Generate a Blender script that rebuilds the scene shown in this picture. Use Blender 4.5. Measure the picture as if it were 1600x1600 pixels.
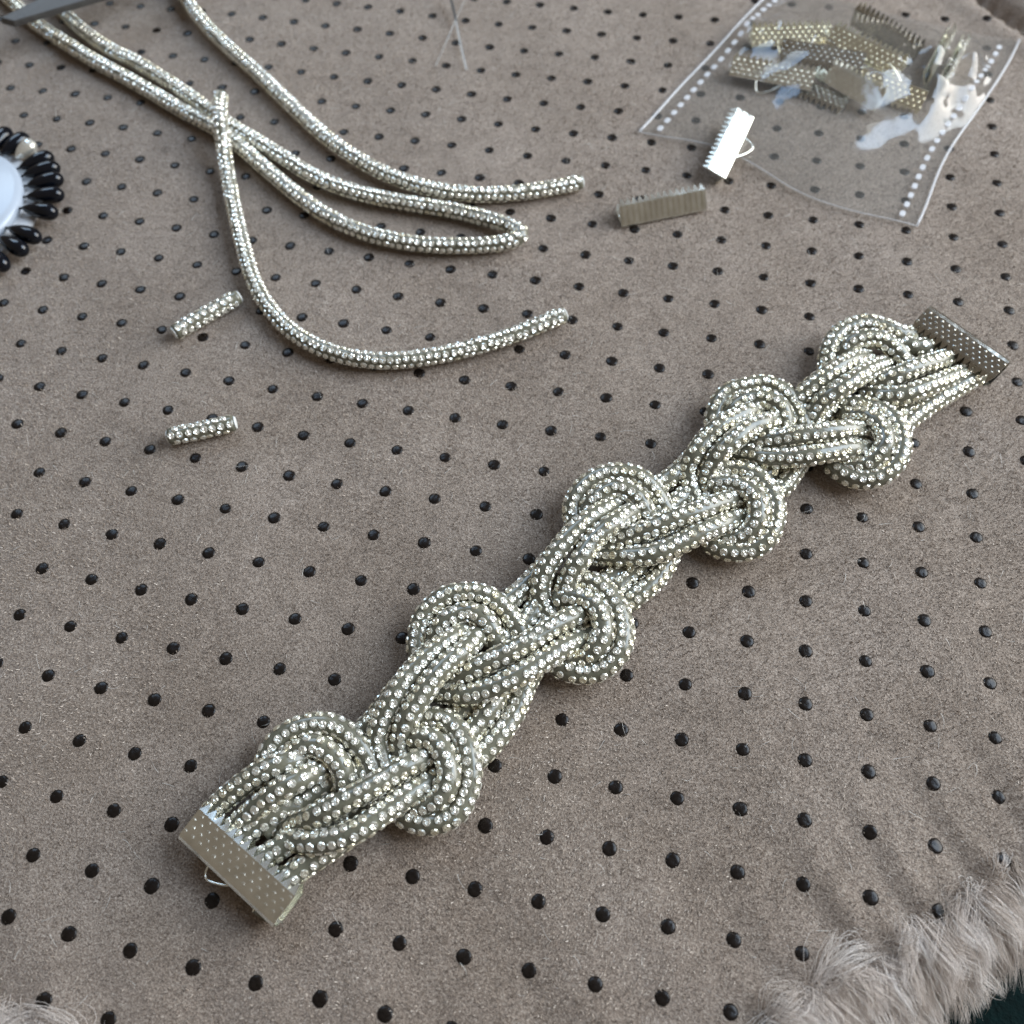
import bpy, math, random
import numpy as np
from mathutils import Matrix, Vector
from mathutils.bvhtree import BVHTree

random.seed(7); rng = np.random.default_rng(7)
for o in list(bpy.data.objects): bpy.data.objects.remove(o)
scene = bpy.context.scene
MM = 0.001                                   # everything below is authored in millimetres

# ------------------------------------------------------------------ camera
CAM = np.array([-4.239, -93.584, 197.398])   # mm
RGT = np.array([0.98003801, 0.19804459, -0.01743107])
DWN = np.array([0.1655766, -0.86159986, -0.47982295])
FWD = np.array([-0.11004495, 0.46735855, -0.87719217])
FPX = 1478.0
cd = bpy.data.cameras.new('camera'); cam = bpy.data.objects.new('camera', cd)
scene.collection.objects.link(cam); scene.camera = cam
m = Matrix.Identity(4)
for r in range(3):
    m[r][0] = RGT[r]; m[r][1] = -DWN[r]; m[r][2] = -FWD[r]; m[r][3] = CAM[r]*MM
cam.matrix_world = m
cd.lens = 6.86; cd.sensor_width = cd.sensor_height = 6.86*1600/FPX; cd.sensor_fit = 'HORIZONTAL'
cd.clip_start = 0.01; cd.clip_end = 20
cd.dof.use_dof = True; cd.dof.focus_distance = 0.207; cd.dof.aperture_fstop = 3.0

# ------------------------------------------------------------------ light of the room
w = bpy.data.worlds.new('World'); scene.world = w; w.use_nodes = True
bg = w.node_tree.nodes['Background']; bg.inputs[0].default_value = (0.64, 0.55, 0.45, 1); bg.inputs[1].default_value = 0.30

def window_light(name, direction, dist, sx, sy, power, col):
    ld = bpy.data.lights.new(name, 'AREA'); ld.shape = 'RECTANGLE'; ld.size = sx; ld.size_y = sy
    ld.energy = power; ld.color = col
    ld.use_nodes = True; nt = ld.node_tree; em = nt.nodes['Emission']     # pale horizon below, bluer sky above
    gp = nt.nodes.new('ShaderNodeNewGeometry'); sx_ = nt.nodes.new('ShaderNodeSeparateXYZ'); cr = nt.nodes.new('ShaderNodeValToRGB')
    nt.links.new(gp.outputs['Parametric'], sx_.inputs[0]); nt.links.new(sx_.outputs['Y'], cr.inputs[0]); nt.links.new(cr.outputs[0], em.inputs['Color'])
    e = cr.color_ramp.elements; e.new(.5)
    for k_, c_ in enumerate(((1.15, 1.06, .97), (1.0, 1.0, .98), (.66, .84, 1.08))): e[k_].position = (.0, .45, 1.0)[k_]; e[k_].color = (*c_, 1)
    o = bpy.data.objects.new(name, ld); scene.collection.objects.link(o)
    d = Vector(direction).normalized(); o.location = d*dist
    o.rotation_euler = d.to_track_quat('Z', 'Y').to_euler()
    return o
window_light('window_right', (0.84, 0.42, 0.60), 1.05, 0.82, 0.95, 25, (0.92, 0.965, 1.0))
window_light('window_back', (-0.46, 0.60, 0.66), 1.9, 0.9, 0.7, 13, (0.62, 0.80, 1.0))

vs = scene.view_settings; vs.view_transform = 'Standard'; vs.look = 'None'; vs.exposure = 0.0; vs.gamma = 1.0
vs.use_curve_mapping = False
scene.render.engine = 'CYCLES'
scene.cycles.max_bounces = 10; scene.cycles.transparent_max_bounces = 16
scene.render.resolution_x = scene.render.resolution_y = 1024

# ------------------------------------------------------------------ helpers
def at(px, py, z=0.0):
    d = (px-800)/FPX*RGT + (py-800)/FPX*DWN + FWD
    return CAM + d*((z-CAM[2])/d[2])
def tag(o, label=None, cat=None, group=None, kind=None):
    if label: o['label'] = label
    if cat: o['category'] = cat
    if group: o['group'] = group
    if kind: o['kind'] = kind
    return o
def empty(name, loc):
    o = bpy.data.objects.new(name, None); scene.collection.objects.link(o)
    o.location = Vector(loc)*MM; o.empty_display_size = 0.01
    return o
def org(parent):
    if parent is None: return np.zeros(3)
    p = np.zeros(3); q = parent
    while q is not None: p += np.array(q.location)/MM; q = q.parent
    return p
def mesh(name, verts, faces, mat, smooth=True):
    me = bpy.data.meshes.new(name)
    V = np.asarray(verts, float)*MM
    me.from_pydata(V.tolist(), [], [tuple(f) for f in faces]); 
    if mat: me.materials.append(mat)
    if smooth: me.polygons.foreach_set('use_smooth', [True]*len(me.polygons))
    me.update(); return me
def fast_mesh(name, V, F, mat, smooth=False):
    """numpy build, F: (n,3) or (n,4)"""
    me = bpy.data.meshes.new(name); V = np.ascontiguousarray(V*MM, np.float32); k = F.shape[1]
    me.vertices.add(len(V)); me.vertices.foreach_set('co', V.ravel())
    me.loops.add(F.size); me.loops.foreach_set('vertex_index', np.ascontiguousarray(F, np.int32).ravel())
    me.polygons.add(len(F)); me.polygons.foreach_set('loop_start', np.arange(0, F.size, k, dtype=np.int32))
    me.polygons.foreach_set('loop_total', np.full(len(F), k, np.int32))
    me.polygons.foreach_set('use_smooth', np.full(len(F), smooth, bool))
    me.materials.append(mat); me.update(calc_edges=True); me.validate(); return me
def put(name, me, parent=None):
    o = bpy.data.objects.new(name, me); scene.collection.objects.link(o)
    if parent is not None: o.parent = parent
    return o
def part(name, V, F, mat, parent=None, smooth=True):
    V = np.asarray(V, float) - org(parent)
    return put(name, mesh(name, V, F, mat, smooth), parent)

def catmull(P, step=0.7):
    P = np.asarray(P, float); Q = np.vstack([2*P[0]-P[1], P, 2*P[-1]-P[-2]]); out = []
    for i in range(1, len(Q)-2):
        a, b, c, d = Q[i-1], Q[i], Q[i+1], Q[i+2]
        n = max(3, int(np.linalg.norm(c-b)/0.25))
        t = np.linspace(0, 1, n, endpoint=False)[:, None]
        out.append(.5*((2*b)+(c-a)*t+(2*a-5*b+4*c-d)*t**2+(3*b-a-3*c+d)*t**3))
    out.append(P[-1:]); C = np.vstack(out)
    s = np.r_[0, np.cumsum(np.linalg.norm(np.diff(C, axis=0), axis=1))]
    n = max(3, int(s[-1]/step)+1); q = np.linspace(0, s[-1], n)
    return np.stack([np.interp(q, s, C[:, k]) for k in range(3)], 1), s[-1]
def frames(C):
    T = np.gradient(C, axis=0); T /= np.linalg.norm(T, axis=1)[:, None]
    N = np.zeros_like(T); up = np.array([0, 0, 1.0])
    n = up - T[0]*(up@T[0]); n /= np.linalg.norm(n)+1e-9
    for i in range(len(T)):
        n = n - T[i]*(n@T[i]); n /= np.linalg.norm(n)+1e-9; N[i] = n
    return T, N, np.cross(T, N)
def tube(C, r, k=12, cap=True, phase=0.0):
    T, N, B = frames(C); r = np.broadcast_to(np.asarray(r, float), (len(C),))
    a = np.linspace(0, 2*np.pi, k, endpoint=False)+phase
    V = (C[:, None, :] + r[:, None, None]*(np.cos(a)[None, :, None]*N[:, None, :]+np.sin(a)[None, :, None]*B[:, None, :])).reshape(-1, 3)
    F = []
    for i in range(len(C)-1):
        for j in range(k):
            j2 = (j+1) % k; F.append((i*k+j, i*k+j2, (i+1)*k+j2, (i+1)*k+j))
    if cap:
        F.append(tuple(range(k-1, -1, -1))); F.append(tuple((len(C)-1)*k+j for j in range(k)))
    return V, F
def boxm(c, s, M=None):
    V = np.array([[x, y, z] for x in (-.5, .5) for y in (-.5, .5) for z in (-.5, .5)])*np.array(s)+np.array(c)
    F = [(0, 1, 3, 2), (4, 6, 7, 5), (0, 4, 5, 1), (2, 3, 7, 6), (0, 2, 6, 4), (1, 5, 7, 3)]
    if M is not None: V = V@M[:3, :3].T+M[:3, 3]
    return V, F
def join(parts):
    V = []; F = []; n = 0
    for v, f in parts:
        V.append(np.asarray(v)); F += [tuple(i+n for i in t) for t in f]; n += len(v)
    return np.vstack(V), F

# ------------------------------------------------------------------ materials
def mat(name):
    M = bpy.data.materials.new(name); M.use_nodes = True; nt = M.node_tree
    return M, nt, nt.nodes['Principled BSDF']
def node(nt, t, **kw):
    n = nt.nodes.new(t)
    for k, v in kw.items(): setattr(n, k, v)
    return n
def noise(nt, scale, detail=3, rough=.6, co=None):
    n = node(nt, 'ShaderNodeTexNoise'); n.inputs['Scale'].default_value = scale
    n.inputs['Detail'].default_value = detail; n.inputs['Roughness'].default_value = rough
    if co is not None: nt.links.new(co, n.inputs['Vector'])
    return n
def ramp(nt, fac, stops):
    r = node(nt, 'ShaderNodeValToRGB'); e = r.color_ramp.elements
    while len(e) < len(stops): e.new(.5)
    for k, (p, c) in enumerate(stops): e[k].position = p; e[k].color = (*c, 1)
    nt.links.new(fac, r.inputs[0]); return r
def bump(nt, h, dist, strength=1.0, normal=None):
    b = node(nt, 'ShaderNodeBump'); b.inputs['Distance'].default_value = dist; b.inputs['Strength'].default_value = strength
    nt.links.new(h, b.inputs['Height'])
    if normal is not None: nt.links.new(normal, b.inputs['Normal'])
    return b

def make_velour():
    M, nt, P = mat('velour'); co = node(nt, 'ShaderNodeTexCoord').outputs['Object']
    fine = noise(nt, 2300, 3, .8, co); mid = noise(nt, 160, 4, .6, co); big = noise(nt, 28, 3, .5, co)
    c1 = ramp(nt, fine.outputs[0], [(.32, (.128, .099, .079)), (.5, (.29, .231, .188)), (.66, (.48, .41, .35))])
    c2 = ramp(nt, mid.outputs[0], [(.25, (.82, .80, .78)), (.75, (1.12, 1.11, 1.10))])
    c3 = ramp(nt, big.outputs[0], [(.3, (.88, .86, .83)), (.7, (1.08, 1.09, 1.10))])
    a = node(nt, 'ShaderNodeMix', data_type='RGBA', blend_type='MULTIPLY'); a.inputs[0].default_value = 1
    nt.links.new(c1.outputs[0], a.inputs[6]); nt.links.new(c2.outputs[0], a.inputs[7])
    b = node(nt, 'ShaderNodeMix', data_type='RGBA', blend_type='MULTIPLY'); b.inputs[0].default_value = 1
    nt.links.new(a.outputs[2], b.inputs[6]); nt.links.new(c3.outputs[0], b.inputs[7])
    nt.links.new(b.outputs[2], P.inputs['Base Color'])
    P.inputs['Roughness'].default_value = .85; P.inputs['Specular IOR Level'].default_value = .25
    P.inputs['Sheen Weight'].default_value = .35; P.inputs['Sheen Roughness'].default_value = .4
    b1 = bump(nt, mid.outputs[0], .0012, .35); b2 = bump(nt, fine.outputs[0], .00045, 1.0, b1.outputs[0])
    nt.links.new(b2.outputs[0], P.inputs['Normal']); return M
def simple(name, col, rough, metal=0.0, spec=.5, coat=0.0, nz=None, bumpd=None, **kw):
    M, nt, P = mat(name); P.inputs['Base Color'].default_value = (*col, 1)
    P.inputs['Roughness'].default_value = rough; P.inputs['Metallic'].default_value = metal
    P.inputs['Specular IOR Level'].default_value = spec; P.inputs['Coat Weight'].default_value = coat
    for k, v in kw.items(): P.inputs[k].default_value = v
    co = node(nt, 'ShaderNodeTexCoord').outputs['Object']
    if nz:
        n = noise(nt, nz[0], 3, .6, co); a = nz[1]
        r = ramp(nt, n.outputs[0], [(.3, tuple(c*(1-a) for c in col)), (.7, tuple(min(1, c*(1+a)) for c in col))])
        nt.links.new(r.outputs[0], P.inputs['Base Color'])
        rr = node(nt, 'ShaderNodeMapRange'); rr.inputs[3].default_value = rough*.8; rr.inputs[4].default_value = min(1, rough*1.3)
        nt.links.new(n.outputs[0], rr.inputs[0]); nt.links.new(rr.outputs[0], P.inputs['Roughness'])
    if bumpd:
        n2 = noise(nt, bumpd[0], 2, .5, co); b = bump(nt, n2.outputs[0], bumpd[1], bumpd[2]); nt.links.new(b.outputs[0], P.inputs['Normal'])
    return M
def make_stone():
    M, nt, P = mat('foiled_glass')
    g = node(nt, 'ShaderNodeNewGeometry')
    r = ramp(nt, g.outputs['Random Per Island'], [(0, (.82, .77, .60)), (.35, (.89, .86, .73)), (.7, (.90, .89, .83)), (1, (.86, .80, .62))])
    nt.links.new(r.outputs[0], P.inputs['Base Color'])
    P.inputs['Metallic'].default_value = .74; P.inputs['Roughness'].default_value = .23
    P.inputs['Coat Weight'].default_value = .6; P.inputs['Coat Roughness'].default_value = .02
    P.inputs['Thin Film Thickness'].default_value = 0.0
    return M
def make_film():
    M, nt, P = mat('clear_film'); out = nt.nodes['Material Output']; nt.nodes.remove(P)
    tr = node(nt, 'ShaderNodeBsdfTransparent'); tr.inputs[0].default_value = (.985, .985, .98, 1)
    gl = node(nt, 'ShaderNodeBsdfGlossy'); gl.inputs['Roughness'].default_value = .09
    fr = node(nt, 'ShaderNodeLayerWeight'); fr.inputs[0].default_value = .5
    pw = node(nt, 'ShaderNodeMath', operation='POWER'); pw.inputs[1].default_value = 4.5
    k = node(nt, 'ShaderNodeMath', operation='MULTIPLY_ADD'); k.inputs[1].default_value = .85; k.inputs[2].default_value = .048; k.use_clamp = True
    df = node(nt, 'ShaderNodeBsdfDiffuse'); df.inputs[0].default_value = (.75, .75, .73, 1)
    m0 = node(nt, 'ShaderNodeMixShader'); m0.inputs[0].default_value = .035
    m1 = node(nt, 'ShaderNodeMixShader'); co = node(nt, 'ShaderNodeTexCoord').outputs['Object']
    n = noise(nt, 70, 2, .5, co); b = bump(nt, n.outputs[0], .002, .12)
    nt.links.new(b.outputs[0], gl.inputs['Normal']); nt.links.new(b.outputs[0], fr.inputs['Normal'])
    nt.links.new(fr.outputs['Facing'], pw.inputs[0]); nt.links.new(pw.outputs[0], k.inputs[0]); nt.links.new(tr.outputs[0], m0.inputs[1]); nt.links.new(df.outputs[0], m0.inputs[2])
    nt.links.new(k.outputs[0], m1.inputs[0]); nt.links.new(m0.outputs[0], m1.inputs[1]); nt.links.new(gl.outputs[0], m1.inputs[2])
    nt.links.new(m1.outputs[0], out.inputs[0]); return M
def make_clear(name, tint, op):
    M, nt, P = mat(name); out = nt.nodes['Material Output']
    P.inputs['Base Color'].default_value = (*tint, 1); P.inputs['Roughness'].default_value = .12
    tr = node(nt, 'ShaderNodeBsdfTransparent'); mx = node(nt, 'ShaderNodeMixShader'); mx.inputs[0].default_value = op
    nt.links.new(tr.outputs[0], mx.inputs[1]); nt.links.new(P.outputs[0], mx.inputs[2]); nt.links.new(mx.outputs[0], out.inputs[0]); return M
def make_fur():
    M, nt, P = mat('faux_fur'); at_ = node(nt, 'ShaderNodeAttribute'); at_.attribute_name = 'tint'
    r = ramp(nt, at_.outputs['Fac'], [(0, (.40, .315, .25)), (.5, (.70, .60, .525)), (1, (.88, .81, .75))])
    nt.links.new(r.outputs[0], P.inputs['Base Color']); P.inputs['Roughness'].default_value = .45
    P.inputs['Sheen Weight'].default_value = .3; return M

def make_nap():
    M, nt, P = mat('velour_fibre'); g = node(nt, 'ShaderNodeNewGeometry')
    r = ramp(nt, g.outputs['Random Per Island'], [(0, (.158, .122, .096)), (.55, (.305, .243, .195)), (1, (.62, .53, .445))])
    nt.links.new(r.outputs[0], P.inputs['Base Color']); P.inputs['Roughness'].default_value = .42
    P.inputs['Specular IOR Level'].default_value = .5; return M
VELOUR = make_velour(); STONE = make_stone(); FILM = make_film(); FUR = make_fur()
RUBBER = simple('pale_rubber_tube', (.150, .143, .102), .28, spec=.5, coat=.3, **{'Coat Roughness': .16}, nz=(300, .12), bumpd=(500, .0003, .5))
CORE = simple('cut_rope_core', (.72, .72, .68), .4, nz=(800, .12))
DOT = simple('black_rubber_dot', (.010, .007, .0055), .27, spec=.22, nz=(500, .3), bumpd=(900, .0003, .5))
METAL = simple('nickel_plate', (.84, .84, .77), .22, metal=1.0, nz=(260, .10), bumpd=(130, .0011, .25))
METAL_WARM_REFL = simple('nickel_warm_reflection', (.80, .755, .58), .24, metal=1.0, nz=(260, .10), bumpd=(130, .0011, .5))  # same crimp metal, with a warm reflection put into the base colour
METAL_DARK_REFL = simple('nickel_dark_reflection', (.46, .44, .39), .20, metal=1.0, nz=(260, .14), bumpd=(130, .0011, .5))  # same crimp metal again, its dark reflection painted as base colour
STEEL = simple('blade_steel', (.13, .125, .12), .55, metal=.7, nz=(200, .2), bumpd=(900, .0002, .3))
JET = simple('black_glass_bead', (.003, .004, .007), .10, spec=.4, coat=.0, nz=(400, .3))
WHITE = simple('white_glazed_disc', (.42, .47, .54), .3, coat=.1, nz=(90, .03))
FELT = simple('white_base', (.55, .56, .58), .7, nz=(300, .06), bumpd=(900, .0004, .5))
WIRE = simple('black_wire', (.02, .02, .022), .3, nz=(300, .2))
CLOTH = simple('dark_green_cloth', (.002, .009, .009), .95, spec=.1, nz=(400, .35), bumpd=(900, .0006, .6))
SEAL = make_clear('heat_seal_film', (.80, .80, .82), .42)
NYLON = make_clear('clear_nylon', (.52, .53, .52), .38)
DARKLINE = simple('dark_thread', (.05, .048, .045), .5, nz=(900, .2))
NAP = make_nap()
LINT = simple('lint_fibre', (.72, .69, .64), .6, nz=(900, .1))

# ------------------------------------------------------------------ cushion surface
EDGE = np.array([at(*p)[:2] for p in [(1780, 1210), (1690, 1300), (1622, 1352), (1545, 1402), (1468, 1442), (1390, 1484), (1320, 1535), (1245, 1580), (1170, 1635), (900, 1720), (500, 1750), (200, 1670), (110, 1634), (0, 1588), (-100, 1548), (-260, 1490)]])
EDGE3, _ = catmull(np.c_[EDGE, np.zeros(len(EDGE))], 2.0); EDGE2 = EDGE3[:, :2]
ET = np.gradient(EDGE2, axis=0); ET /= np.linalg.norm(ET, axis=1)[:, None]
EN = np.c_[-ET[:, 1], ET[:, 0]]                          # candidate outward normal
if (EN[len(EN)//2] @ np.array([0, -1.0])) < 0: EN = -EN
SEAMC, _ = catmull(np.array([[*at(*p)[:2], 0] for p in [(1500, -45), (1548, 0), (1600, 37), (1680, 80), (1800, 130)]]), 3.0)
def out_dist(XY):
    best = np.full(len(XY), 1e9); sg = np.zeros(len(XY))
    for i in range(0, len(EDGE2)):
        d = XY-EDGE2[i]; q = (d**2).sum(1); k = q < best
        best[k] = q[k]; sg[k] = (d@EN[i])[k]
    return np.sqrt(best)*np.sign(sg)
def height(XY, od=None):
    XY = np.atleast_2d(XY); x, y = XY[:, 0], XY[:, 1]
    if od is None: od = out_dist(XY)
    z = .35*np.sin(x*.045+1.3)*np.sin(y*.038+.4)+.18*np.sin(x*.11+y*.07)
    near = np.clip(1+od/46, 0, 1)**1.6
    a = x*.78+y*.62                                       # puckers run into the fur trim
    z += near*(.6*np.sin(a*.42+.6*np.sin(y*.09))+.32*np.sin(a*.83+1.0+.4*np.sin(x*.1)))*np.clip((x-20)/35, 0, 1)
    z += near*.4*np.sin(a*.35)*(1-np.clip((x-20)/35, 0, 1))
    o = np.clip(od+3, 0, None); z -= o**2/13
    d = np.sqrt(((XY[:, None, :]-SEAMC[None, ::2, :2])**2).sum(2)).min(1)
    z += -8*np.exp(-(d/3.6)**2)+1.5*np.exp(-((d-9)/5)**2)
    return z
def zat(x, y): return float(height(np.array([[x, y]]))[0])
gs = 1.5
gx = np.arange(-300, 175, gs); gy = np.arange(-150, 285, gs)
GX, GY = np.meshgrid(gx, gy); XY = np.c_[GX.ravel(), GY.ravel()]
OD = out_dist(XY); Z = height(XY, OD); nx = len(gx)
ii = np.arange(len(XY)).reshape(len(gy), nx)
Q = np.stack([ii[:-1, :-1], ii[:-1, 1:], ii[1:, 1:], ii[1:, :-1]], -1).reshape(-1, 4)
Q = Q[OD[Q].min(1) < 13]
cushion = put('cushion', fast_mesh('cushion', np.c_[XY, Z], Q, VELOUR, True)); tag(cushion, kind='structure')
sub_v, sub_f = boxm((-40, 40, -46), (900, 900, 4))
tag(part('table_cloth', sub_v, sub_f, CLOTH, None, False), kind='structure')

# raised rubber dots: a square lattice 12 mm apart, slightly stretched with the cloth
COEF = np.array([[-0.0581, 0.0354], [0.1519, -0.016], [0.2478, -0.0053], [-0.022, 0.0238], [-0.0377, -0.0068], [0.0919, -0.1243], [0.5157, -0.1618], [-0.0224, 0.0745], [-0.0989, 0.1554], [0.3254, -0.2449], [-0.2334, -0.0529], [-0.147, -0.0283], [0.0936, 0.1107], [-0.0083, 0.0773], [-0.0017, 0.1098]])
def lattice(i, j):
    x = (i-8)/10; y = (j+4)/10; B = np.array([x**a*y**b for a in range(5) for b in range(5-a)])
    u = np.array([i, j])+B@COEF
    return np.array([u[0]*12-144, -u[1]*12])
def dot_shape(seed):
    r = random.Random(seed); k = 12; R = 1.54; V = []; F = []
    for f, h in ((1.0, -.25), (.97, .06), (.78, .20), (.42, .28)):
        for j in range(k):
            a = 2*math.pi*j/k; q = R*f*(1+r.uniform(-.05, .05)); V.append((q*math.cos(a), q*math.sin(a), h))
    V.append((0, 0, .30))
    for L in range(3):
        for j in range(k): F.append((L*k+j, L*k+(j+1) % k, (L+1)*k+(j+1) % k, (L+1)*k+j))
    for j in range(k): F.append((3*k+j, 3*k+(j+1) % k, 4*k))
    return np.array(V), F
dshapes = [dot_shape(s) for s in range(5)]
dmesh = [mesh('rubber_dot', v, f, DOT) for v, f in dshapes]
dots = []
for j in range(-20, 11):
    for i in range(-9, 22):
        p = lattice(i, j); v = np.array([p[0], p[1], 0])-CAM; dz = v@FWD
        px, py = 800+FPX*(v@RGT)/dz, 800+FPX*(v@DWN)/dz
        if not (-160 < px < 1760 and -160 < py < 1760): continue
        if out_dist(p[None])[0] > 3: continue
        inframe = -12 < px < 1612 and -12 < py < 1612
        dots.append((inframe, -dz, p))
dots.sort(key=lambda t: (not t[0], -t[1]))
restV = []
for k, (_, _, p) in enumerate(dots):
    z = zat(*p); e = 1.2
    n = np.array([-(zat(p[0]+e, p[1])-zat(p[0]-e, p[1]))/(2*e), -(zat(p[0], p[1]+e)-zat(p[0], p[1]-e))/(2*e), 1.0])
    q = Vector(n).to_track_quat('Z', 'Y').to_matrix()@Matrix.Rotation(random.uniform(0, 6.28), 3, 'Z')
    s = random.uniform(.94, 1.05)
    if k < 300:
        o = put('rubber_dot', dmesh[k % 5], cushion); o.location = Vector((p[0], p[1], z))*MM
        o.rotation_euler = q.to_euler(); o.scale = (s, s, s)
    else:
        v, f = dshapes[k % 5]; restV.append((v@np.array(q).T*s+np.array([p[0], p[1], z]), f))
if restV:
    v, f = join(restV); tag(part('rubber_dots', v, f, DOT, cushion), kind='stuff')

# ------------------------------------------------------------------ rhinestone rope
RR = 2.27
def stone_shape():
    k = 8; V = []; F = []
    for r, h, o in ((.96, -.12, 0), (.78, .21, .5)):
        for j in range(k):
            a = 2*math.pi*(j+o)/k; V.append((r*math.cos(a), r*math.sin(a), h))
    for j in range(k):
        a = 2*math.pi*(j+.5)/k; V.append((.40*math.cos(a), .40*math.sin(a), .26 if j % 2 else .07))
    V.append((0.03, .02, .16))
    for j in range(k): j2 = (j+1) % k; F.append((j, j2, k+j)); F.append((j2, k+j2, k+j))
    for j in range(k): j2 = (j+1) % k; F.append((k+j, k+j2, 2*k+j)); F.append((k+j2, 2*k+j2, 2*k+j))
    for j in range(k): j2 = (j+1) % k; F.append((2*k+j, 2*k+j2, 3*k))
    return np.array(V), np.array(F)
SV, SF = stone_shape(); SME = fast_mesh('rhinestone', SV, SF, STONE, False)
PITCH = 1.98
def rope_geo(ctrl, twist=None, RR=RR):
    C, L = catmull(ctrl, .75); T, N, B = frames(C)
    s = np.linspace(0, L, len(C)); ph0 = random.uniform(0, 1.05)
    tw = random.uniform(-.012, .012) if twist is None else twist
    M = []; ROWS = 6
    for r in range(ROWS):
        q = np.arange(.9+((r*.5) % 1)*PITCH, L-.6, PITCH)
        q = q+rng.normal(0, .09, len(q))
        f = np.clip(np.searchsorted(s, q), 1, len(s)-1); t = ((q-s[f-1])/(s[f]-s[f-1]))[:, None]
        c = C[f-1]*(1-t)+C[f]*t; Tt = T[f-1]*(1-t)+T[f]*t; Tt /= np.linalg.norm(Tt, axis=1)[:, None]
        n = N[f]; n = n-Tt*(n*Tt).sum(1)[:, None]; n /= np.linalg.norm(n, axis=1)[:, None]; b = np.cross(Tt, n)
        a = ph0+2*np.pi*r/ROWS+tw*q+rng.normal(0, .03, len(q))
        up = np.cos(a)[:, None]*n+np.sin(a)[:, None]*b
        up = up+rng.normal(0, .05, up.shape); up /= np.linalg.norm(up, axis=1)[:, None]
        x = np.cross(up, Tt); x /= np.linalg.norm(x, axis=1)[:, None]; y = np.cross(up, x)
        th = rng.uniform(0, 6.28, len(q))[:, None]
        X = np.cos(th)*x+np.sin(th)*y; Y = np.cross(up, X)
        m = np.zeros((len(q), 3, 4)); sc = rng.uniform(.92, 1.03, len(q))[:, None]
        m[:, :, 0] = X*sc; m[:, :, 1] = Y*sc; m[:, :, 2] = up*sc; m[:, :, 3] = c+up*(RR-.02); M.append(m)
    return C, np.concatenate(M)
def stones_mesh(name, M):
    V = (np.einsum('nij,vj->nvi', M[:, :, :3], SV)+M[:, None, :, 3]).reshape(-1, 3)
    F = (SF[None]+(np.arange(len(M))*len(SV))[:, None, None]).reshape(-1, 3)
    return fast_mesh(name, V, F, STONE, False)
def rope_set(root, ropes, strand_name, limit=300, minpx=0.0, capmat=None, RR=RR):
    """ropes: list of control-point arrays; stones that show largest become sub-parts, the rest one joined part"""
    base = org(root); geo = [rope_geo(c, None, RR) for c in ropes]; objs = []; bv = []; bf = []; n = 0
    for C, M in geo:
        V, F = tube(C, RR, 12); o = part(strand_name, V, F, RUBBER, root); objs.append(o)
        bv += V.tolist(); bf += [tuple(i+n for i in f) for f in F]; n += len(V)
        if capmat:
            T, N, B = frames(C)
            for e, sg in ((0, -1), (-1, 1)):
                c = np.array([C[e]+sg*T[e]*.15, C[e]+sg*T[e]*.55]); v, f = tube(c, [RR*.9, RR*.72], 10); part('cut_end', v, f, capmat, o)
    bvh = BVHTree.FromPolygons(bv, bf); cand = []
    for k, (C, M) in enumerate(geo):
        p = M[:, :, 3]+M[:, :, 2]*.7; d = p-CAM; L = np.linalg.norm(d, axis=1); u = d/L[:, None]
        dep = d@FWD; px = 800+FPX*(d@RGT)/dep; py = 800+FPX*(d@DWN)/dep
        face = -(u*M[:, :, 2]).sum(1); size = 2*FPX/dep
        for i in np.where((face > .3) & (px > 0) & (px < 1600) & (py > 0) & (py < 1600) & (size > minpx))[0]:
            h = bvh.ray_cast(Vector(CAM), Vector(u[i]))
            if h[3] is None or h[3] > L[i]-.9: cand.append((size[i]*face[i], k, int(i)))
    cand.sort(reverse=True); pick = [set() for _ in geo]
    for _, k, i in cand[:limit]: pick[k].add(i)
    rest = []
    for k, (C, M) in enumerate(geo):
        for i in range(len(M)):
            if i in pick[k]:
                o = put('rhinestone', SME, objs[k]); mm = Matrix.Identity(4)
                for r in range(3):
                    for c in range(3): mm[r][c] = M[i, r, c]
                    mm[r][3] = (M[i, r, 3]-base[r])*MM
                o.matrix_basis = mm
        keep = [i for i in range(len(M)) if i not in pick[k]]
        if keep:
            m = M[keep].copy(); m[:, :, 3] -= base; rest.append(m)
    if rest: tag(put('rhinestones', stones_mesh('rhinestones', np.concatenate(rest)), root), kind='stuff')
    return objs

def ground_path(P, dz=2.85, extra=None):
    out = []
    for k, p in enumerate(P):
        e = p[2] if len(p) > 2 else 0
        q = at(p[0], p[1], dz+e); q[2] += zat(q[0], q[1])*.8; out.append(q)
    return np.array(out)

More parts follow.
